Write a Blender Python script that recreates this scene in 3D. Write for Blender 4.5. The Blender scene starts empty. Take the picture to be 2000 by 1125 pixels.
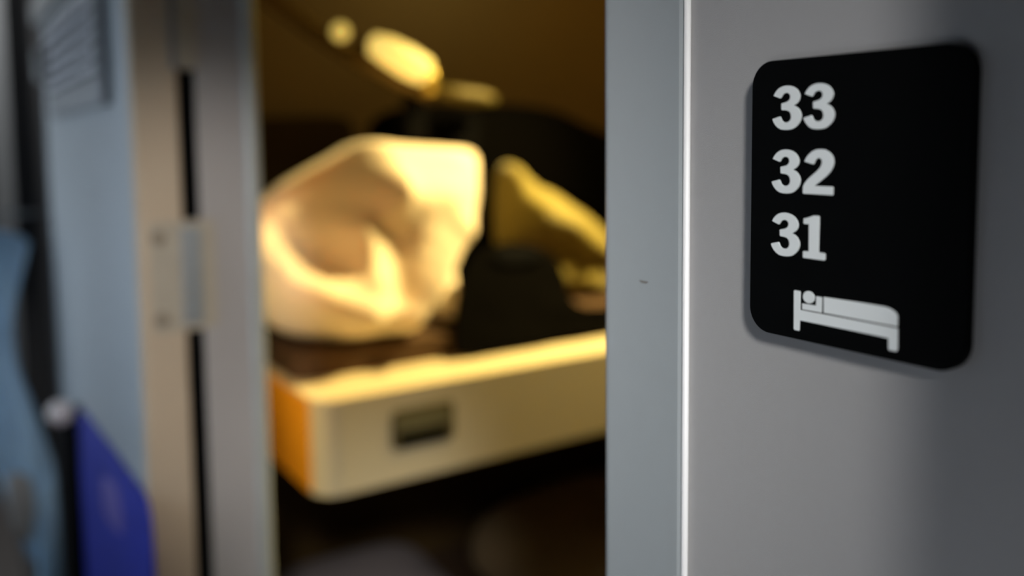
import bpy, bmesh, math, random
from mathutils import Vector, Matrix, noise

# ------------------------------------------------------------------ basics
scn = bpy.context.scene
COL = scn.collection
scn.view_settings.view_transform = 'Standard'
scn.view_settings.look = 'None'
scn.view_settings.exposure = 0.0
scn.view_settings.gamma = 1.0
scn.view_settings.use_curve_mapping = False

def link(o, parent=None):
    COL.objects.link(o)
    if parent is not None:
        o.parent = parent
        o.matrix_parent_inverse = parent.matrix_world.inverted() if False else Matrix.Translation(-parent.location)
    return o

def obj(name, bm, mat, parent=None, smooth=False, label=None):
    me = bpy.data.meshes.new(name)
    bmesh.ops.recalc_face_normals(bm, faces=bm.faces[:])
    bm.to_mesh(me); bm.free()
    if smooth:
        for p in me.polygons: p.use_smooth = True
    me.materials.append(mat)
    o = bpy.data.objects.new(name, me)
    link(o, parent)
    if label: o['label'] = label
    return o

def thing(name, label, cat, loc, group=None):
    o = bpy.data.objects.new(name, None)
    o.empty_display_size = .02
    o.location = loc
    COL.objects.link(o)
    o['label'] = label; o['category'] = cat
    if group: o['group'] = group
    return o

def tag(o, label, cat, group=None):
    o['label'] = label; o['category'] = cat
    if group: o['group'] = group
    return o

def struct(name, bm, mat, smooth=False):
    o = obj(name, bm, mat, None, smooth); o['kind'] = 'structure'; return o

# ------------------------------------------------------------------ materials
def mat(name, col, rough=.5, metal=0, spec=.5, noise_amt=0, noise_scale=40, bump=0, bump_scale=200, emit=None, estr=0, sheen=0, coat=0):
    m = bpy.data.materials.new(name); m.use_nodes = True
    nt = m.node_tree; b = nt.nodes['Principled BSDF']
    b.inputs['Base Color'].default_value = (*col, 1)
    b.inputs['Roughness'].default_value = rough
    b.inputs['Metallic'].default_value = metal
    b.inputs['Specular IOR Level'].default_value = spec
    b.inputs['Sheen Weight'].default_value = sheen
    b.inputs['Coat Weight'].default_value = coat
    tc = nt.nodes.new('ShaderNodeTexCoord')
    if noise_amt:
        n = nt.nodes.new('ShaderNodeTexNoise'); n.inputs['Scale'].default_value = noise_scale
        n.inputs['Detail'].default_value = 4
        nt.links.new(tc.outputs['Object'], n.inputs['Vector'])
        mix = nt.nodes.new('ShaderNodeMix'); mix.data_type = 'RGBA'
        mix.inputs[6].default_value = (*[c*(1-noise_amt) for c in col], 1)
        mix.inputs[7].default_value = (*[min(1, c*(1+noise_amt)) for c in col], 1)
        nt.links.new(n.outputs['Fac'], mix.inputs[0])
        nt.links.new(mix.outputs[2], b.inputs['Base Color'])
    if bump:
        n2 = nt.nodes.new('ShaderNodeTexNoise'); n2.inputs['Scale'].default_value = bump_scale
        n2.inputs['Detail'].default_value = 3
        nt.links.new(tc.outputs['Object'], n2.inputs['Vector'])
        bp = nt.nodes.new('ShaderNodeBump'); bp.inputs['Strength'].default_value = bump
        bp.inputs['Distance'].default_value = .001
        nt.links.new(n2.outputs['Fac'], bp.inputs['Height'])
        nt.links.new(bp.outputs['Normal'], b.inputs['Normal'])
    if emit:
        b.inputs['Emission Color'].default_value = (*emit, 1)
        b.inputs['Emission Strength'].default_value = estr
    return m

M_door   = mat('door_paint', (.345,.341,.341), .55, spec=.3, noise_amt=.02, noise_scale=300, bump=.12, bump_scale=2500)
M_edge   = mat('door_edge_paint', (.305,.332,.345), .45, spec=.35, noise_amt=.02, noise_scale=120, bump=.08, bump_scale=2500)
M_black  = mat('sign_black', (.0016,.0018,.0019), .55, spec=.04, noise_amt=.2, noise_scale=200, bump=.05, bump_scale=3000)
M_num    = mat('sign_lettering', (.74,.78,.79), .55, spec=.3, bump=.06, bump_scale=3000)
M_signed = mat('sign_edge', (.02,.022,.024), .5)
M_chip   = mat('chip', (.16,.155,.14), .8)
M_wall   = mat('corridor_wall_paint', (.36,.385,.405), .5, spec=.3, noise_amt=.04, noise_scale=9)
M_beige  = mat('jamb_beige_paint', (.50,.40,.285), .55, spec=.3, noise_amt=.06, noise_scale=14)
M_grey   = mat('jamb_grey_paint', (.37,.35,.33), .5, spec=.35, noise_amt=.05, noise_scale=14)
M_lip    = mat('jamb_lip_metal', (.34,.36,.34), .4, metal=.1)
M_rubber = mat('seal_rubber', (.003,.003,.003), .85, spec=.05)
M_steel  = mat('strike_steel', (.33,.36,.37), .4, metal=.6, noise_amt=.1, noise_scale=60)
M_plate  = mat('strike_plate_paint', (.40,.355,.275), .5, noise_amt=.08, noise_scale=40)
M_screw  = mat('screw_dull', (.25,.21,.155), .55, metal=.1)
M_dark   = mat('recess_dark', (.028,.030,.034), .7)  # shade of the recessed doorway put into the colour
M_floor  = mat('floor_vinyl', (.26,.25,.245), .6, noise_amt=.3, noise_scale=90)
M_ceil   = mat('ceiling_panel', (.30,.30,.30), .6)
M_left   = mat('window_side_panel', (.22,.23,.24), .6, noise_amt=.04)
M_brown  = mat('compartment_laminate', (.085,.05,.016), .5, spec=.3, noise_amt=.12, noise_scale=6)
M_bunk   = mat('bunk_paint', (.62,.53,.34), .38, spec=.4, noise_amt=.03, noise_scale=30)
M_orange = mat('bunk_end_orange', (.95,.37,.010), .5, noise_amt=.08, noise_scale=20)
M_matt   = mat('mattress_brown', (.075,.045,.026), .9, spec=.1, noise_amt=.25, noise_scale=160, bump=.4, bump_scale=600)
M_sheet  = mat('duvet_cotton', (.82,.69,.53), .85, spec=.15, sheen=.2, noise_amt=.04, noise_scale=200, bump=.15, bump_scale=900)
M_blank  = mat('blanket_yellow', (.22,.175,.04), .9, spec=.1, sheen=.2, noise_amt=.12, noise_scale=40, bump=.3, bump_scale=600)
M_bag    = mat('backpack_black', (.0012,.001,.0008), .95, spec=.02, noise_amt=.3, noise_scale=200)
M_cush   = mat('cushion_brown', (.016,.009,.004), .9, spec=.1, noise_amt=.2, noise_scale=80)
M_arm    = mat('bar_arm_metal', (.07,.045,.012), .4, metal=.8)
M_brass  = mat('bar_brass', (.55,.40,.09), .35, metal=.7)
M_stem   = mat('bar_stem_brass', (.10,.075,.008), .6, metal=.2)
M_glow   = mat('bar_highlight', (.9,.8,.4), .4, emit=(1.0,.70,.17), estr=.85)  # highlight on the metal bar put in as emission
M_glow_small    = mat('small_highlight', (.9,.8,.4), .4, emit=(.62,.46,.11), estr=.8)  # small round highlight, also put in as emission
M_olive  = mat('latch_olive', (.16,.14,.065), .5, noise_amt=.3, noise_scale=60)
M_lframe = mat('latch_frame', (.10,.075,.022), .5)
M_hole   = mat('latch_hole', (.0008,.0008,.0008), .95, spec=.0)
M_lowb   = mat('lower_blanket', (.46,.33,.18), .9, noise_amt=.2, noise_scale=30)
M_lowp   = mat('lower_pillow', (.22,.19,.19), .9, noise_amt=.05)
M_vent   = mat('vent_grey', (.19,.20,.215), .5, noise_amt=.05)
M_ventb  = mat('vent_louvre', (.68,.69,.74), .35, metal=.1)
M_pale   = mat('pale_plastic', (.42,.41,.39), .5)
M_knob   = mat('knob_pale', (.62,.59,.60), .4)
M_blue   = mat('blue_cloth', (.016,.026,.30), .7, spec=.25, noise_amt=.25, noise_scale=14, bump=.3, bump_scale=300)
M_bluehi = mat('blue_highlight', (.10,.075,.33), .7, noise_amt=.1)  # lighter highlight on the blue cloth put into a colour
M_strap  = mat('black_strap', (.0025,.0025,.003), .9, spec=.03)
M_lblue  = mat('pale_blue_cloth', (.44,.68,.98), .85, spec=.15, noise_amt=.12, noise_scale=20)
M_frame  = mat('window_frame_alu', (.45,.46,.47), .4, metal=.6)
M_glass  = mat('window_glass', (.8,.9,1), .05)
M_glass.node_tree.nodes['Principled BSDF'].inputs['Transmission Weight'].default_value = 1

# ------------------------------------------------------------------ mesh helpers
def box(bm, x0, x1, y0, y1, z0, z1, bev=0, seg=2):
    vs = [bm.verts.new((x, y, z)) for x in (x0, x1) for y in (y0, y1) for z in (z0, z1)]
    idx = [(0,1,3,2),(4,6,7,5),(0,4,5,1),(2,3,7,6),(0,2,6,4),(1,5,7,3)]
    fs = [bm.faces.new([vs[i] for i in f]) for f in idx]
    if bev:
        es = list({e for f in fs for e in f.edges})
        bmesh.ops.bevel(bm, geom=es, offset=bev, segments=seg, profile=.5, affect='EDGES')

def BX(*a, **k):
    bm = bmesh.new(); box(bm, *a, **k); return bm

def prism(pts2, to3, w0, w1, bm=None, bev=0, seg=2):
    """extrude a 2-D outline from w0 to w1; to3(u, v, w) places it"""
    bm = bm or bmesh.new()
    a = [bm.verts.new(to3(u, v, w0)) for u, v in pts2]
    b = [bm.verts.new(to3(u, v, w1)) for u, v in pts2]
    n = len(pts2)
    fa = bm.faces.new(a); fb = bm.faces.new(list(reversed(b)))
    for i in range(n):
        bm.faces.new((a[i], b[i], b[(i+1) % n], a[(i+1) % n]))
    if bev:
        es = list(fb.edges)
        bmesh.ops.bevel(bm, geom=es, offset=bev, segments=seg, profile=.5, affect='EDGES')
    return bm

def rrect(u0, u1, v0, v1, r, n=10):
    pts = []
    for cx, cy, a0 in ((u1-r, v1-r, 0), (u0+r, v1-r, 90), (u0+r, v0+r, 180), (u1-r, v0+r, 270)):
        for k in range(n+1):
            a = math.radians(a0 + 90*k/n)
            pts.append((cx + r*math.cos(a), cy + r*math.sin(a)))
    return pts

def tube(bm, pts, r, seg=16):
    """round tube along points; r is a number or one radius per point"""
    pts = [Vector(p) for p in pts]; rings = []
    rr = r if isinstance(r, (list, tuple)) else [r]*len(pts)
    for i, p in enumerate(pts):
        d = (pts[min(i+1, len(pts)-1)] - pts[max(i-1, 0)]).normalized()
        up = Vector((0,1,0)) if abs(d.y) < .9 else Vector((1,0,0))
        s = d.cross(up).normalized(); t = s.cross(d).normalized()
        rings.append([bm.verts.new(p + (s*math.cos(2*math.pi*k/seg) + t*math.sin(2*math.pi*k/seg))*rr[i]) for k in range(seg)])
    for a, b in zip(rings, rings[1:]):
        for k in range(seg):
            bm.faces.new((a[k], a[(k+1)%seg], b[(k+1)%seg], b[k]))
    bm.faces.new(rings[0]); bm.faces.new(list(reversed(rings[-1])))
    return bm

def capsule(p0, p1, r, n=6, seg=20):
    p0, p1 = Vector(p0), Vector(p1); d = (p1-p0).normalized()
    pts, rad = [], []
    for k in range(n+1):
        a = math.pi/2*k/n; pts.append(p0 - d*r*math.cos(a)*.999); rad.append(max(r*math.sin(a), r*.03))
    for k in range(n+1):
        a = math.pi/2*k/n; pts.append(p1 + d*r*math.sin(a)*.999); rad.append(max(r*math.cos(a), r*.03))
    return tube(bmesh.new(), pts, rad, seg)

def ball(c, r, sx=1, sy=1, sz=1):
    bm = bmesh.new()
    bmesh.ops.create_uvsphere(bm, u_segments=24, v_segments=14, radius=r)
    for v in bm.verts: v.co = Vector((v.co.x*sx, v.co.y*sy, v.co.z*sz)) + Vector(c)
    return bm

def catmull(pts, sub=6):
    out = []; n = len(pts)
    for i in range(n):
        p0, p1, p2, p3 = [Vector(pts[(i+k-1) % n]) for k in range(4)]
        for s in range(sub):
            t = s/sub
            out.append(.5*((2*p1) + (p2-p0)*t + (2*p0-5*p1+4*p2-p3)*t*t + (3*p1-p0-3*p2+p3)*t**3))
    return out

def soft(outline, centre, to3, front, back, fold=None, nt=120, nr=34, power=2.6):
    """a stuffed / crumpled cloth body: closed surface swelling out of an outline; fold(u, v, e) adds relief to its front"""
    poly = catmull(outline); c = Vector(centre); n = len(poly)
    rad = []
    for k in range(nt):
        a = 2*math.pi*k/nt; d = Vector((math.cos(a), math.sin(a))); best = 0
        for i in range(n):
            p, q = poly[i]-c, poly[(i+1) % n]-c; e = q-p
            den = d.x*e.y - d.y*e.x
            if abs(den) < 1e-12: continue
            t = (p.x*e.y - p.y*e.x)/den; s = (p.x*d.y - p.y*d.x)/den
            if t > 0 and -1e-6 <= s <= 1+1e-6: best = max(best, t)
        rad.append(best)
    bm = bmesh.new()
    def ring(rho, side):
        vs = []
        for k in range(nt):
            a = 2*math.pi*k/nt
            u = c.x + rad[k]*rho*math.cos(a); v = c.y + rad[k]*rho*math.sin(a)
            e = max(0, 1-rho**power)**(1/power)
            w = (front if side > 0 else -back)*e
            if fold and side > 0: w += fold(u, v, e)
            vs.append(bm.verts.new(to3(u, v, w)))
        return vs
    rhos = [math.sin(math.pi/2*j/nr) for j in range(1, nr+1)]
    for side in (1, -1):
        w = (front if side > 0 else -back)
        if fold and side > 0: w += fold(c.x, c.y, 1)
        mid = bm.verts.new(to3(c.x, c.y, w)); prev = None
        for j, rho in enumerate(rhos):
            if j == nr-1 and side < 0: cur = edge
            else: cur = ring(rho, side)
            if j == nr-1 and side > 0: edge = cur
            for k in range(nt):
                if prev is None: bm.faces.new((mid, cur[k], cur[(k+1) % nt]))
                else: bm.faces.new((prev[k], cur[k], cur[(k+1) % nt], prev[(k+1) % nt]))
            prev = cur
    return bm

def ridge(p, a, b, wid, amp):
    """height of a fold running from a to b at point p"""
    p, a, b = Vector(p), Vector(a), Vector(b); e = b-a
    t = max(0, min(1, (p-a).dot(e)/e.length_squared)); d = (p-(a+e*t)).length
    return amp*math.exp(-(d/wid)**2)

# ------------------------------------------------------------------ the setting: train corridor and sleeping compartment
H = 2.25
bm = BX(-.60, 2.25, -1.6, 5.2, -.05, 0); struct('floor', bm, M_floor)
bm = BX(-.60, 2.25, -1.6, 5.2, H, H+.05); struct('ceiling', bm, M_ceil)
# window side of the corridor, with two window openings
bm = bmesh.new()
for y0, y1, z0, z1 in ((-1.6,5.2,0,.85),(-1.6,5.2,1.85,H),(-1.6,-.05,.85,1.85),(1.05,1.45,.85,1.85),(2.75,5.2,.85,1.85)):
    box(bm, -.60, -.55, y0, y1, z0, z1)
struct('wall_left', bm, M_left)
for k, (y0, y1) in enumerate(((-.05,1.05),(1.45,2.75))):
    bm = bmesh.new()
    box(bm, -.60,-.54,y0,y0+.04,.85,1.85); box(bm, -.60,-.54,y1-.04,y1,.85,1.85)
    box(bm, -.60,-.54,y0+.04,y1-.04,.85,.89); box(bm, -.60,-.54,y0+.04,y1-.04,1.81,1.85)
    w = struct('window_%d' % (k+1), bm, M_frame)
    obj('pane', BX(-.578,-.572,y0+.04,y1-.04,.89,1.81), M_glass, w)
struct('wall_front', BX(-.60, 2.25, 5.15, 5.2, 0, H), M_left)
struct('wall_back', BX(-.60, 2.25, -1.6, -1.55, 0, H), M_left)
# near wall with the pocket the sliding door runs into
bm = bmesh.new()
box(bm, .190, .226, -1.55, .065, 0, H, bev=.004)
box(bm, .272, .335, -1.55, .065, 0, H)
box(bm, .190, .226, .065, 1.07, 2.02, H)
box(bm, .272, .335, .065, 1.07, 2.02, H)
struct('wall_right', bm, M_wall)
# far wall between this doorway and the next
bm = bmesh.new(); box(bm, .190, .335, 1.092, 1.98, 0, H)
struct('wall_right.001', bm, M_wall)
bm = bmesh.new(); box(bm, .190, .335, 2.92, 5.15, 0, H); box(bm, .190, .335, 1.98, 2.92, 2.02, H)
struct('wall_right.002', bm, M_wall)
# next compartment's doorway: recess shade put into a dark lining and door leaf
bm = bmesh.new(); box(bm, .188, .335, 1.972, 1.992, 0, 2.02); box(bm, .188, .335, 2.90, 2.925, 0, 2.02); box(bm, .188,.335,1.992,2.90,2.0,2.02)
struct('trim_2', bm, M_dark)
bm = BX(.245, .262, 1.992, 2.90, 0, 2.0, bev=.003)
struct('door_2', bm, M_dark)
# compartment shell
struct('wall_partition_far', BX(.335, 2.2, 1.93, 1.98, 0, H), M_brown)
struct('wall_partition_near', BX(.335, 2.2, -.15, -.10, 0, H), M_brown)
struct('wall_outer', BX(2.2, 2.25, -1.55, 5.15, 0, H), M_brown)

# far door jamb: beige outer strip, grey inner strip, dark slot between them
bm = bmesh.new(); box(bm, .190, .2408, 1.070, 1.092, 0, 2.02, bev=.003)
jamb = struct('trim_1', bm, M_beige)
bm = bmesh.new(); box(bm, .2598, .322, 1.070, 1.092, 0, 2.02, bev=.002)
obj('inner_strip', bm, M_grey, jamb, label='grey inner strip of the jamb')
bm = bmesh.new(); box(bm, .3165, .3345, 1.0665, 1.092, 0, 2.02, bev=.006, seg=4)
obj('jamb_lip', bm, M_lip, jamb, True, label='rounded metal lip on the inner edge')
bm = bmesh.new(); box(bm, .2408, .2598, 1.086, 1.092, 0, 1.2786); box(bm, .2408, .2598, 1.086, 1.092, 1.4093, 1.586)
box(bm, .2408, .2440, 1.0705, 1.086, 0, 1.2786); box(bm, .2408, .2440, 1.0705, 1.086, 1.4093, 1.586)
box(bm, .2566, .2598, 1.0705, 1.086, 0, 1.2786); box(bm, .2566, .2598, 1.0705, 1.086, 1.4093, 1.586)
obj('door_seal', bm, M_rubber, jamb, label='black rubber seal in the slot')

obj('slot_cover', BX(.2400, .2630, 1.0685, 1.092, 1.586, 2.02, bev=.0015), M_plate, jamb, label='beige cover closing the top of the slot')
obj('cover_channel', BX(.2330, .2402, 1.0678, 1.0702, 1.586, 2.02), M_vent, jamb, label='narrow grey channel beside the slot cover')

t = thing('strike_plate', 'lock strike plate with two screws, set in the middle of the far door jamb', 'strike plate', (.238, 1.07, 1.344))
obj('plate', prism(rrect(.202, .2750, 1.2786, 1.4093, .006), lambda u, v, w: (u, w, v), 1.0702, 1.0675, bev=.001), M_plate, t)
obj('keeper', BX(.2365, .2600, 1.0640, 1.0674, 1.287, 1.402, bev=.0012), M_steel, t, label='grey steel keeper')
for z in (1.391, 1.2945):
    s = bmesh.new(); tube(s, [(.2110,1.0674,z),(.2110,1.0660,z),(.2110,1.0650,z)], [.0085,.0085,.006], 20)
    obj('screw', s, M_screw, t)

# ------------------------------------------------------------------ sliding door with its edge profile
door = struct('door_1', BX(.2416, .2580, -.62, .2425, .02, 2.015), M_door)
k = .2391
prof = [(.2580,.2905),(.2580,.2421),(.2424,.2421),(.2424,.2427),(.2409,.2433),(.2396,.2448),(.2391,.2463),
        (.2391,.2885),(.2393,.2900),(.2399,.2913),(.2409,.2921),(.2423,.2924),(.2570,.2924)]
bm = prism(prof, lambda u, v, w: (u, v, w), .02, 2.015)
obj('edge_profile', bm, M_edge, door, label='bluish grey edge profile with a raised bead')
bm = bmesh.new(); tube(bm, [(.2404,.2432,.03),(.2404,.2432,2.0)], .00135, 16); 
obj('bead', bm, mat('bead_paint', (.68,.68,.69), .35, spec=.5), door, True, label='pale bead along the edge profile')
chip = [(.0024*math.cos(a)*(1+.3*math.sin(3*a)), .0008*math.sin(a)*(1+.4*math.cos(2*a))) for a in [2*math.pi*i/18 for i in range(18)]]
obj('paint_chip', prism(chip, lambda u, v, w: (w, .2660-u, 1.4416+v), .2392, .23905), M_chip, door, label='small dark paint chip')

# ------------------------------------------------------------------ the number sign
sign = thing('number_sign', 'black sign with raised 33, 32, 31 and bed symbol on grey sliding door', 'sign', (.2416, .1704, 1.4325))
P3 = lambda u, v, w: (w, -u, v)          # u to the right on the door, v up
XF = .2380
outline = rrect(-.2092, -.1315, 1.4325, 1.5257, .0085, 14)
obj('sign_plate', prism(outline, P3, .2416, XF, bev=.0004), M_black, sign)

THREE=[(0.37,11.53),(1.01,12.53),(1.93,13.50),(3.04,14.18),(4.28,14.56),(5.51,14.69),(6.98,14.59),(8.44,14.19),(9.66,13.52),(10.58,12.59),(11.13,11.55),(11.24,10.87),(11.04,9.87),(10.51,9.10),(9.75,8.48),(8.63,7.99),(9.77,7.59),(10.86,6.79),(11.55,5.77),(11.88,4.72),(11.71,3.51),(11.19,2.38),(10.25,1.39),(9.18,0.62),(7.97,0.19),(6.51,0.00),(5.03,0.00),(3.54,0.19),(2.15,0.86),(1.12,1.77),(0.42,2.72),(0.00,3.64),(0.20,3.82),(3.08,4.54),(3.41,4.33),(3.72,3.71),(4.03,3.17),(4.74,2.64),(5.73,2.47),(6.71,2.67),(7.43,3.26),(7.73,4.13),(7.64,4.92),(7.26,5.78),(6.52,6.31),(5.53,6.53),(4.04,6.64),(3.72,6.88),(3.64,8.68),(3.88,8.90),(4.87,9.08),(5.97,9.33),(6.82,9.84),(7.24,10.57),(7.21,11.36),(6.83,11.93),(6.16,12.24),(5.43,12.29),(4.69,12.04),(4.08,11.47),(3.55,10.69),(3.10,10.56)]
TWO=[(0.41,10.56),(1.04,11.72),(2.08,12.89),(3.44,13.93),(5.03,14.51),(6.83,14.63),(8.40,14.45),(9.75,13.82),(10.87,12.89),(11.55,11.66),(11.71,10.35),(11.39,9.03),(10.55,7.51),(9.25,6.16),(7.71,4.97),(6.16,3.85),(4.45,2.76),(7.98,2.74),(11.31,2.72),(11.62,2.47),(11.59,0.20),(11.24,0.00),(0.24,0.03),(0.00,0.37),(0.05,2.39),(0.64,3.51),(2.01,4.98),(3.83,6.39),(5.40,7.58),(6.51,8.67),(7.16,9.90),(7.23,10.85),(6.81,11.52),(5.99,11.86),(5.32,11.58),(4.74,10.93),(4.21,9.85),(3.67,9.72)]
ONE=[(0.07,13.03),(1.58,13.39),(2.73,13.80),(3.88,14.23),(5.48,14.29),(6.12,14.09),(6.17,13.80),(6.11,2.40),(8.22,2.36),(8.61,2.11),(8.60,0.29),(8.27,0.00),(0.32,0.01),(0.01,0.24),(0.00,2.11),(0.40,2.28),(2.27,2.33),(2.16,11.29),(0.45,11.26),(0.03,11.47)]
BED=[(0.00,13.31),(0.33,13.45),(2.27,13.45),(2.55,13.21),(2.53,7.14),(11.91,7.16),(22.04,7.15),(31.58,7.15),(37.60,7.15),(37.93,7.03),(38.05,0.63),(37.57,0.03),(35.43,0.06),(35.08,0.34),(35.00,3.60),(31.66,3.68),(22.12,3.68),(11.99,3.67),(2.46,3.66),(2.39,0.22),(2.1,.05),(0.44,0.08),(0.16,0.48)]
HEAD=[(5.93+2.27*math.cos(2*math.pi*i/40), 11.91+2.02*math.sin(2*math.pi*i/40)) for i in range(40)]
ARM=[(3.39,9.46),(8.86,9.52),(8.90,12.64),(10.96,12.64),(10.99,7.56),(3.43,7.53)]
DUV=[(11.74,12.85),(21.90,13.02),(31.42,13.06),(34.17,13.00),(35.77,12.58),(37.13,11.86),(37.83,10.94),(37.83,7.70),(31.56,7.69),(22.02,7.69),(11.85,7.69)]
def glyph(name, pts, u0, v0, label):
    q = [(u0+u/1000, v0+v/1000) for u, v in pts]
    obj(name, prism(q, P3, XF+.0002, XF-.0003), M_num, sign, label=label)
glyph('numeral', THREE, -.20010, 1.50235, 'first raised 3 of the top row')
glyph('numeral', THREE, -.18745, 1.50240, 'second raised 3 of the top row')
glyph('numeral', THREE, -.20008, 1.48115, 'raised 3 of the middle row')
glyph('numeral', TWO,   -.18721, 1.48138, 'raised 2 of the middle row')
glyph('numeral', THREE, -.20003, 1.45996, 'raised 3 of the bottom row')
glyph('numeral', ONE,   -.18676, 1.46020, 'raised 1 of the bottom row')
sym = obj('bed_symbol', prism([(-.19013+u/1000, 1.43546+v/1000) for u, v in BED], P3, XF+.0002, XF-.0003), M_num, sign, label='pale raised bed outline')
for pts, nm in ((HEAD, 'sleeper_head'), (ARM, 'sleeper_pillow'), (DUV, 'sleeper_cover')):
    obj(nm, prism([(-.19013+u/1000, 1.43546+v/1000) for u, v in pts], P3, XF+.0002, XF-.0003), M_num, sym)

# ------------------------------------------------------------------ middle bunk
XZ = lambda y0: (lambda u, v, w: (u, y0 - w, v))
bunk = thing('sleeping_bunk', 'cream metal bunk with rounded front corner and orange end, lit yellow from above', 'bunk', (1.25, 1.5, .992))
BZ0, BZ1 = .9913, 1.1325
plan = rrect(.4315, 2.19, 1.160, 1.92, .036, 12)
obj('bunk_frame', prism(plan, lambda u, v, w: (u, v, w), BZ0, BZ1, bev=.007, seg=4), M_bunk, bunk, False)
obj('end_cap', prism(rrect(1.192, 1.90, BZ0+.002, BZ1-.004, .006), lambda u, v, w: (w, u, v), .4330, .4288, bev=.002), M_orange, bunk, label='orange end panel')
latch = obj('latch_frame', prism(rrect(.545, .652, 1.039, 1.101, .012), lambda u, v, w: (u, w, v), 1.1605, 1.1594), M_lframe, bunk, label='small dark latch plate in the bunk front')
obj('latch_flap', prism(rrect(.553, .645, 1.064, 1.094, .006), lambda u, v, w: (u, w, v), 1.1596, 1.1586), M_olive, latch, label='olive grey latch flap')
obj('latch_slot', prism(rrect(.558, .641, 1.044, 1.064, .004), lambda u, v, w: (u, w, v), 1.1596, 1.1590), M_hole, latch, label='black finger slot under the flap')

bm = prism(rrect(.445, 2.18, 1.280, 1.915, .03), lambda u, v, w: (u, v, w), BZ1, 1.172, bev=.012, seg=3)
tag(obj('mattress', bm, M_matt, None, False), 'dark brown mattress lying on the cream bunk, mostly hidden by bedding', 'mattress')

# crumpled white duvet
LUMP=[(0.433,1.386),(0.466,1.417),(0.5,1.439),(0.545,1.462),(0.581,1.48),(0.609,1.495),(0.637,1.501),(0.685,1.496),(0.735,1.492),(0.787,1.488),(0.83,1.482),(0.846,1.464),(0.840,1.429),(0.828,1.382),(0.808,1.327),(0.793,1.272),(0.778,1.198),(0.765,1.180),(0.718,1.176),(0.638,1.176),(0.563,1.176),(0.492,1.180),(0.446,1.200),(0.427,1.24),(0.423,1.322)]
def lump_fold(u, v, e):
    p = (u/.955, 1.5+(v-1.5)/.955)
    w  = ridge(p, (.825,1.40), (.66,1.42), .050, .024)
    w += ridge(p, (.66,1.43), (.590,1.355), .040, .038)
    w += ridge(p, (.590,1.355), (.605,1.275), .026, .026)
    w += ridge(p, (.80,1.335), (.675,1.20), .030, .036)
    w += ridge(p, (.47,1.268), (.575,1.222), .046, .062)
    w += ridge(p, (.455,1.39), (.464,1.31), .020, .004)
    w += ridge(p, (.64,1.49), (.83,1.47), .020, .012)
    w -= ridge(p, (.63,1.48), (.546,1.38), .034, .012)
    w -= ridge(p, (.67,1.33), (.655,1.235), .024, .018)
    w -= ridge(p, (.50,1.34), (.55,1.29), .026, .018)
    w -= ridge(p, (.74,1.18), (.81,1.26), .042, .075)
    w -= max(0, .64-u)*(.28 + .40*min(1, max(0, (v-1.28)/.12))) + max(0, u-.70)*.16
    w += (1.37-v)*.29
    w += .007*noise.fractal(Vector((u*9, v*9, 3.1)), 1.0, 2.0, 3)
    return w*min(1, e*1.6)
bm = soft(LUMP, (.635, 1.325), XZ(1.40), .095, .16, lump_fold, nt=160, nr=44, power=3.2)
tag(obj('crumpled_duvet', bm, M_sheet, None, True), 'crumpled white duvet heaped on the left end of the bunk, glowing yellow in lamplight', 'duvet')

# black backpack with a rumpled yellow blanket and a black pouch in front
BAG=[(0.757,1.544),(0.813,1.569),(0.87,1.576),(0.941,1.57),(1.015,1.577),(1.093,1.573),(1.161,1.562),(1.232,1.535),(1.352,1.477),(1.38,1.30),(1.369,1.190),(1.261,1.181),(1.049,1.178),(0.849,1.181),(0.80,1.192),(0.770,1.377),(0.75,1.476)]
pack = thing('backpack', 'large black backpack standing on the bunk behind the yellow blanket', 'backpack', (1.05, 1.62, 1.172))
obj('pack_body', soft(BAG, (1.06,1.37), XZ(1.60), .07, .17, None, nt=90, nr=20, power=4), M_bag, pack, True)
bm = bmesh.new()
pts = [(.905,1.532,1.55),(.893,1.523,1.48),(.880,1.520,1.40),(.868,1.520,1.32),(.858,1.524,1.25),(.850,1.53,1.20)]
for a, b in zip(pts, pts[1:]):
    pass
ring = []
for x, y, z in pts:
    ring.append([bm.verts.new((x-.028, y, z)), bm.verts.new((x+.028, y, z)), bm.verts.new((x+.028, y+.012, z)), bm.verts.new((x-.028, y+.012, z))])
for a, b in zip(ring, ring[1:]):
    for i in range(4): bm.faces.new((a[i], a[(i+1)%4], b[(i+1)%4], b[i]))
bm.faces.new(ring[0]); bm.faces.new(list(reversed(ring[-1])))
obj('pack_strap', bm, M_strap, pack)

BLK=[(0.935,1.42),(0.945,1.446),(0.962,1.454),(0.984,1.432),(1.015,1.409),(1.046,1.399),(1.098,1.371),(1.159,1.331),(1.222,1.272),(1.262,1.22),(1.26,1.180),(1.057,1.177),(0.975,1.177),(0.945,1.216),(0.932,1.327)]
def blk_fold(u, v, e):
    p = (u, v)
    w = ridge(p, (.93,1.43), (.97,1.34), .035, .03) + ridge(p, (1.0,1.37), (1.16,1.26), .04, .035)
    w += ridge(p, (1.12,1.20), (1.2,1.16), .03, .03) - ridge(p, (1.02,1.25), (1.08,1.29), .04, .03)
    w += .012*noise.fractal(Vector((u*10, v*10, 7.7)), 1, 2, 3)
    return w*min(1, e*1.6)
tag(obj('rumpled_blanket', soft(BLK, (1.05,1.28), XZ(1.47), .05, .045, blk_fold, nt=110, nr=28, power=3), M_blank, None, True),
    'rumpled yellow blanket slumped against the black backpack, right of the duvet', 'blanket')
JK=[(0.712,1.143),(0.728,1.201),(0.765,1.262),(0.805,1.298),(0.853,1.309),(0.914,1.307),(0.965,1.285),(0.983,1.243),(0.975,1.210),(1.00,1.188),(1.056,1.180),(1.20,1.178),(1.32,1.172),(1.34,1.150),(1.20,1.140),(.95,1.140),(.80,1.140)]
LEAN = lambda u, v, w: (u, 1.249 + (v-1.135)*.60 - w, v)
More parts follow.
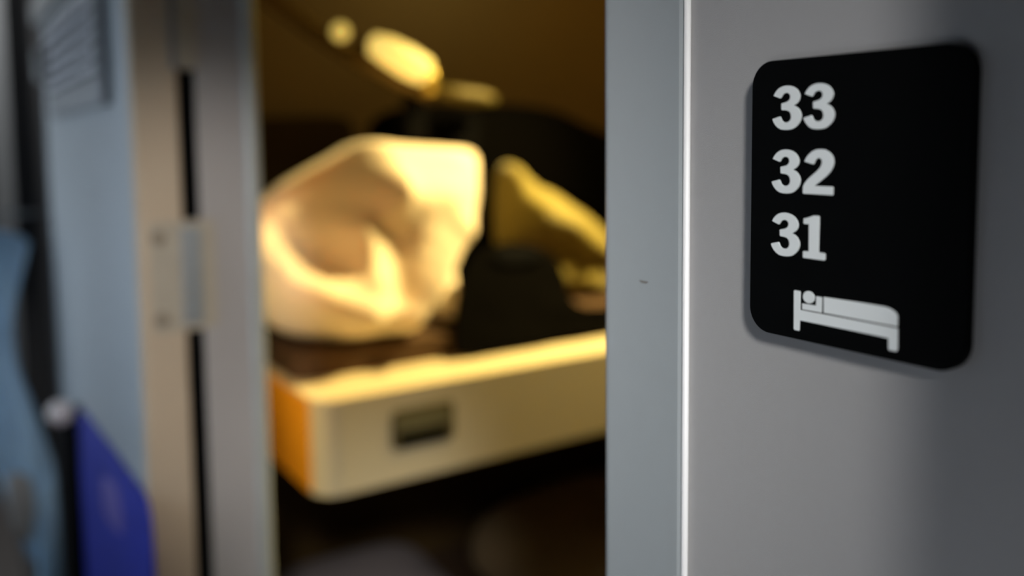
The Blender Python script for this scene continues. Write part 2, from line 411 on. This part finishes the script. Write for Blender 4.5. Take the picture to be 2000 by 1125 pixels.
jk = thing('jacket', 'black jacket slumped over the mattress edge in front of the yellow blanket', 'jacket', (.95, 1.24, 1.1345))
obj('jacket_body', soft(JK, (.875,1.185), LEAN, .010, .004, lambda u, v, e: .008*noise.fractal(Vector((u*11, v*11, 9.2)), 1, 2, 3)*e, nt=120, nr=20, power=4), M_bag, jk, True)
obj('jacket_collar', soft([(0.83,1.285),(0.855,1.302),(0.91,1.300),(0.94,1.285),(.90,1.275),(.86,1.273)], (.885,1.288), lambda u, v, w: LEAN(u, v, w+.016), .006, .012, None, nt=50, nr=8), M_strap, jk, True)

CUS=[(0.46,1.53),(0.536,1.546),(0.60,1.552),(0.70,1.556),(0.759,1.55),(0.77,1.518),(0.772,1.40),(0.768,1.20),(0.75,1.174),(.60,1.172),(.46,1.174),(.445,1.20),(.44,1.40)]
tag(obj('back_cushion', soft(CUS, (.61,1.36), XZ(1.82), .05, .06, None, nt=70, nr=16, power=6), M_cush, None, True),
    'dark brown cushion propped upright behind the white duvet', 'cushion')

# slanted metal bar; its highlights are put in as glowing parts
lamp = thing('slanted_bar', 'slanting brass bar above the duvet, its highlights added as glowing parts', 'lamp', (.34, 1.50, 1.88))
obj('wall_bracket', BX(.335, .350, 1.47, 1.53, 1.80, 1.88, bev=.004), M_arm, lamp)
obj('bar_arm', tube(bmesh.new(), [(.345,1.50,1.842),(.42,1.50,1.795),(.50,1.50,1.745),(.58,1.50,1.692),(.66,1.50,1.648),(.76,1.50,1.600),(.80,1.50,1.578)], .017), M_arm, lamp, True, label='dark metal arm of the bar')
obj('bar_head', capsule((.668,1.500,1.660), (.788,1.500,1.600), .026), M_arm, lamp, True)
obj('bar_highlight', tube(bmesh.new(), [(.667,1.472,1.677),(.670,1.472,1.676),(.70,1.468,1.664),(.74,1.468,1.645),(.772,1.468,1.630),(.780,1.472,1.626)], [.010,.019,.026,.029,.026,.012], 24), M_glow, lamp, True, label='glowing oval standing in for a highlight')
obj('joint_highlight', ball((.612,1.476,1.694), .016), M_glow_small, lamp, True, label='small round glow standing in for a highlight')
obj('head_cap', tube(bmesh.new(), [(.784,1.470,1.640),(.788,1.470,1.589)], .013), M_brass, lamp, True, label='brass end cap')
obj('bar_stem', tube(bmesh.new(), [(.800,1.49,1.598),(.86,1.49,1.590),(.915,1.49,1.584),(.940,1.49,1.580)], [.010,.015,.015,.010]), M_stem, lamp, True, label='dull brass stem')
bm = BX(.745, .790, 1.487, 1.502, 1.500, 1.600, bev=.004)
obj('bar_strap', bm, M_strap, lamp, label='black strap hanging under the bar')

# berth light added out of view on the ceiling, for the warm lamplight
bl = thing('berth_light', 'small round ceiling light added above the bunk, out of view at the top', 'lamp', (1.42, 1.05, H))
obj('light_rim', tube(bmesh.new(), [(1.42,1.05,2.249),(1.42,1.05,2.215)], .06, 28), M_lip, bl)
obj('light_lens', tube(bmesh.new(), [(1.42,1.05,2.2149),(1.42,1.05,2.211)], .05, 28), mat('lens', (.9,.8,.5), .4, emit=(1,.7,.25), estr=1.0), bl)

# orange lamp added out of sight behind the jamb, for its glow
nl = thing('fill_lamp', 'small orange lamp added unseen behind the jamb for its orange light', 'lamp', (.335, 1.13, 1.36))
obj('light_base', BX(.335, .341, 1.105, 1.150, 1.335, 1.385, bev=.002), M_pale, nl)
obj('light_lens', BX(.341, .345, 1.110, 1.145, 1.340, 1.380, bev=.0015), mat('orange_lens', (.9,.4,.1), .4, emit=(1,.40,.08), estr=2.0), nl)

# lower bunk, barely lit
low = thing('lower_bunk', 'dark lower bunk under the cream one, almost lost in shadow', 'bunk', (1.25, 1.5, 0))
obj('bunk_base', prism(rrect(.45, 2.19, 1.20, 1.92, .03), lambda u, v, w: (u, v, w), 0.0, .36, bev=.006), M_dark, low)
obj('bunk_mattress', prism(rrect(.46, 2.18, 1.21, 1.91, .03), lambda u, v, w: (u, v, w), .36, .46, bev=.012), M_matt, low)
XY = lambda z0: (lambda u, v, w: (u, v, z0 + w))
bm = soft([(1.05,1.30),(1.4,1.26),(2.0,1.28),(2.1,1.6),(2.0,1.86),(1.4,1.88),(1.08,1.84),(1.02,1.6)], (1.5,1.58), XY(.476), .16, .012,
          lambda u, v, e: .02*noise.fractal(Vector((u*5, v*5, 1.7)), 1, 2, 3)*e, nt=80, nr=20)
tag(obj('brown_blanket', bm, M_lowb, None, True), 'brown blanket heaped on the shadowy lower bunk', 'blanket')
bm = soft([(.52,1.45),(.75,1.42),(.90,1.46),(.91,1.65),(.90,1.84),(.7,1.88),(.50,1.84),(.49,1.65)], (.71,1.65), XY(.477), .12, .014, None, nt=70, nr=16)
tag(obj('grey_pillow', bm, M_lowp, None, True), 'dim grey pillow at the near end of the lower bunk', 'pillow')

# ------------------------------------------------------------------ far corridor wall: grille, fitting, bag, shirt
vent = thing('vent_grille', 'grey vent grille with three columns of louvres, high on the corridor wall', 'grille', (.190, 1.49, 1.55))
VX = .190
bm = bmesh.new()
box(bm, VX-.012, VX, 1.200, 1.785, 1.549, 1.590, bev=.003); box(bm, VX-.012, VX, 1.200, 1.785, 1.694, 1.712, bev=.003)
box(bm, VX-.012, VX, 1.200, 1.232, 1.590, 1.694); box(bm, VX-.012, VX, 1.765, 1.785, 1.590, 1.694)
for y in (1.385, 1.565): box(bm, VX-.010, VX, y-.012, y+.012, 1.590, 1.694)
obj('grille_frame', bm, M_vent, vent)
obj('grille_back', BX(VX-.003, VX-.0005, 1.225, 1.77, 1.585, 1.70), M_dark, vent)
for y0, y1 in ((1.232,1.373),(1.397,1.553),(1.577,1.765)):
    bm = bmesh.new()
    for i in range(5):
        z = 1.594 + i*.0215
        box(bm, VX-.0145, VX-.009, y0, y1, z, z+.0105)
    obj('louvres', bm, M_ventb, vent)
tag(obj('reflect_strip', BX(.172, .190, 1.10, 1.975, 1.735, 1.775, bev=.004), M_pale, None), 'pale grey strip standing for reflected light on the wall above the vent grille', 'rail')  # light reflected on the wall, put in as a pale strip
bm = bmesh.new(); box(bm, .160, .190, 1.80, 1.83, 1.612, 1.678, bev=.011, seg=4)
tag(obj('wall_fitting', bm, M_pale, None, True), 'small pale rounded fitting on the corridor wall beside the vent grille', 'fitting')

YZ = lambda x0: (lambda u, v, w: (x0 - w, u, v))
hold = thing('coat_peg', 'pale round knob on a dark post, at the top corner of the blue bag', 'knob', (.19, 1.66, 1.04))
obj('peg_ball', ball((.158, 1.66, 1.040), .021), M_knob, hold, True)
obj('peg_stem', tube(bmesh.new(), [(.190,1.66,1.040),(.172,1.66,1.040)], .010), M_strap, hold, True)
BB=[(1.640,1.042),(1.588,1.054),(1.446,1.064),(1.303,1.075),(1.184,1.081),(1.100,1.086),(1.064,1.083),(1.048,1.062),(1.046,1.004),(1.046,.70),(1.056,.56),(1.30,.54),(1.60,.56),(1.650,.70),(1.655,.90),(1.652,1.02)]
bb = thing('hanging_bag', 'dark blue cloth bag hanging flat on the corridor wall beside the door jamb', 'bag', (.188, 1.34, .54))
obj('bag_body', soft(BB, (1.35,.82), YZ(.1885), .006, .0, lambda u, v, e: .0015*noise.fractal(Vector((u*7, v*7, .3)), 1, 2, 3)*e, nt=110, nr=22, power=8), M_blue, bb, True)
obj('bag_highlight', soft([(1.38,1.01),(1.28,1.035),(1.22,1.03),(1.22,.985),(1.30,.965),(1.38,.96)], (1.30,1.0), YZ(.1825), .003, .001, None, nt=40, nr=8), M_bluehi, bb, True, label='mauve highlight painted on the bag')
bm = bmesh.new(); box(bm, .168, .1885, 1.645, 1.80, .50, 1.015, bev=.006)
obj('bag_strap', bm, M_strap, bb, label='broad black side strap')

sh = thing('hanging_shirt', 'pale blue shirt hanging beside the dark doorway at the far left', 'shirt', (.12, 2.03, .55))
SH=[(.155,1.30),(.10,1.33),(.02,1.32),(-.02,1.20),(-.02,1.0),(.02,.90),(.07,.84),(.10,.72),(.13,.62),(.17,.62),(.176,.72),(.178,.82),(.160,.90),(.140,.98),(.120,1.06),(.118,1.15),(.135,1.24)]
bm = soft(SH, (.075,1.06), XZ(2.03), .035, .03, lambda u, v, e: (.014*math.sin(u*95+v*9) + .01*noise.fractal(Vector((u*12, v*6, 5)), 1, 2, 2))*e, nt=120, nr=24)
obj('shirt_body', bm, M_lblue, sh, True)
obj('shirt_sleeve', soft([(.170,.83),(.178,.76),(.178,.60),(.172,.45),(.13,.45),(.135,.60),(.14,.70),(.15,.80)], (.158,.66), XZ(2.01), .02, .02, None, nt=50, nr=10), M_lblue, sh, True)
obj('shirt_cuff', soft([(.09,.84),(.125,.83),(.135,.77),(.125,.70),(.10,.71),(.088,.77)], (.11,.77), XZ(1.985), .014, .012, None, nt=40, nr=8), M_pale, sh, True, label='pale cuff')
hk = bmesh.new(); tube(hk, [(.188,2.03,1.36),(.14,2.03,1.36),(.10,2.03,1.365),(.075,2.03,1.352),(.07,2.03,1.335),(.078,2.03,1.32)], .005, 10)
tag(obj('coat_hook', hk, M_steel, None, True), 'steel coat hook that the pale blue shirt hangs from', 'hook')

# ------------------------------------------------------------------ light
def light(kind, name, loc, target, energy, col, **kw):
    l = bpy.data.lights.new(name, kind); l.energy = energy; l.color = col
    for k_, v_ in kw.items(): setattr(l, k_, v_)
    o = bpy.data.objects.new(name, l); o.location = loc
    d = Vector(target) - Vector(loc); o.rotation_euler = d.to_track_quat('-Z', 'Y').to_euler()
    COL.objects.link(o); return o
# corridor ceiling lamp, followed by added unseen lamps
light('SPOT', 'corridor_spot', (-.26, -.62, 2.09), (.2416, .45, 1.29), 122, (1,.985,.96), spot_size=math.radians(18), spot_blend=1.0, shadow_soft_size=.115)
light('AREA', 'corridor_fill', (-.10, -.62, 2.22), (.02, -.40, 1.2), 1.2, (1,.96,.90), shape='RECTANGLE', size=.14, size_y=1.2)  # added unseen area fill, softens the falloff across the door
light('SPOT', 'corridor_spot', (-.085, -1.1, 2.0), (.27, 1.07, 1.30), 104, (1,.94,.89), spot_size=math.radians(16), spot_blend=.9, shadow_soft_size=.05)  # added unseen spot that brightens the far jamb
light('AREA', 'corridor_fill', (-.15, 3.2, 2.22), (-.15, 3.2, 1.0), 6, (1,.97,.94), shape='RECTANGLE', size=.14, size_y=1.4)  # added unseen area fill for the far corridor
# daylight through the corridor windows, then an added low fill
light('AREA', 'window_daylight', (-.62, .85, 1.32), (.24, .95, 1.28), 1.6, (.82,.91,1.0), shape='RECTANGLE', size=.4, size_y=.6, spread=math.radians(75))
light('AREA', 'window_daylight', (-.62, 2.10, 1.32), (.24, 1.6, 1.12), 3.6, (.80,.91,1.0), shape='RECTANGLE', size=1.1, size_y=.85, spread=math.radians(110))
light('AREA', 'window_daylight', (-.55, .12, 1.02), (.2416, .15, 1.31), .09, (.95,.97,1.0), shape='RECTANGLE', size=.25, size_y=.2, spread=math.radians(42))  # added low fill that lifts the door's right side
light('POINT', 'orange_fill', (.352, 1.128, 1.36), (.6,1.3,1.3), .55, (1,.42,.12), shadow_soft_size=.004)  # added orange fill from the unseen lamp behind the jamb
# warm light of the added berth lamp, and an added bounce fill
light('SPOT', 'berth_lamp', (1.42, 1.075, 2.19), (.78, 1.29, 1.2), 225, (1,.76,.29), spot_size=math.radians(54), spot_blend=.8, shadow_soft_size=.05)
light('POINT', 'berth_fill', (1.42, 1.05, 2.12), (.80, 1.36, 1.2), 13, (1,.68,.16), shadow_soft_size=.06)  # added point fill standing in for warm bounced light
w = bpy.data.worlds.new('world'); scn.world = w; w.use_nodes = True
w.node_tree.nodes['Background'].inputs['Color'].default_value = (.6,.75,1,1)
w.node_tree.nodes['Background'].inputs['Strength'].default_value = .15

# ------------------------------------------------------------------ camera
cd = bpy.data.cameras.new('camera'); cam = bpy.data.objects.new('camera', cd)
R = Vector((.834768,-.550500,-.010420)); D = Vector((-.052923,-.061383,-.996710)); F = Vector((.548050,.832570,-.080380))
m = Matrix((R, -D, -F)).transposed().to_4x4(); m.translation = (0,0,1.5)
cam.matrix_world = m
cd.sensor_fit = 'HORIZONTAL'; cd.sensor_width = 36; cd.lens = 1709/2000*36
cd.shift_y = -151.5/2000
cd.clip_start = .01
cd.dof.use_dof = True; cd.dof.focus_distance = .318; cd.dof.aperture_fstop = 3.5
COL.objects.link(cam); scn.camera = cam
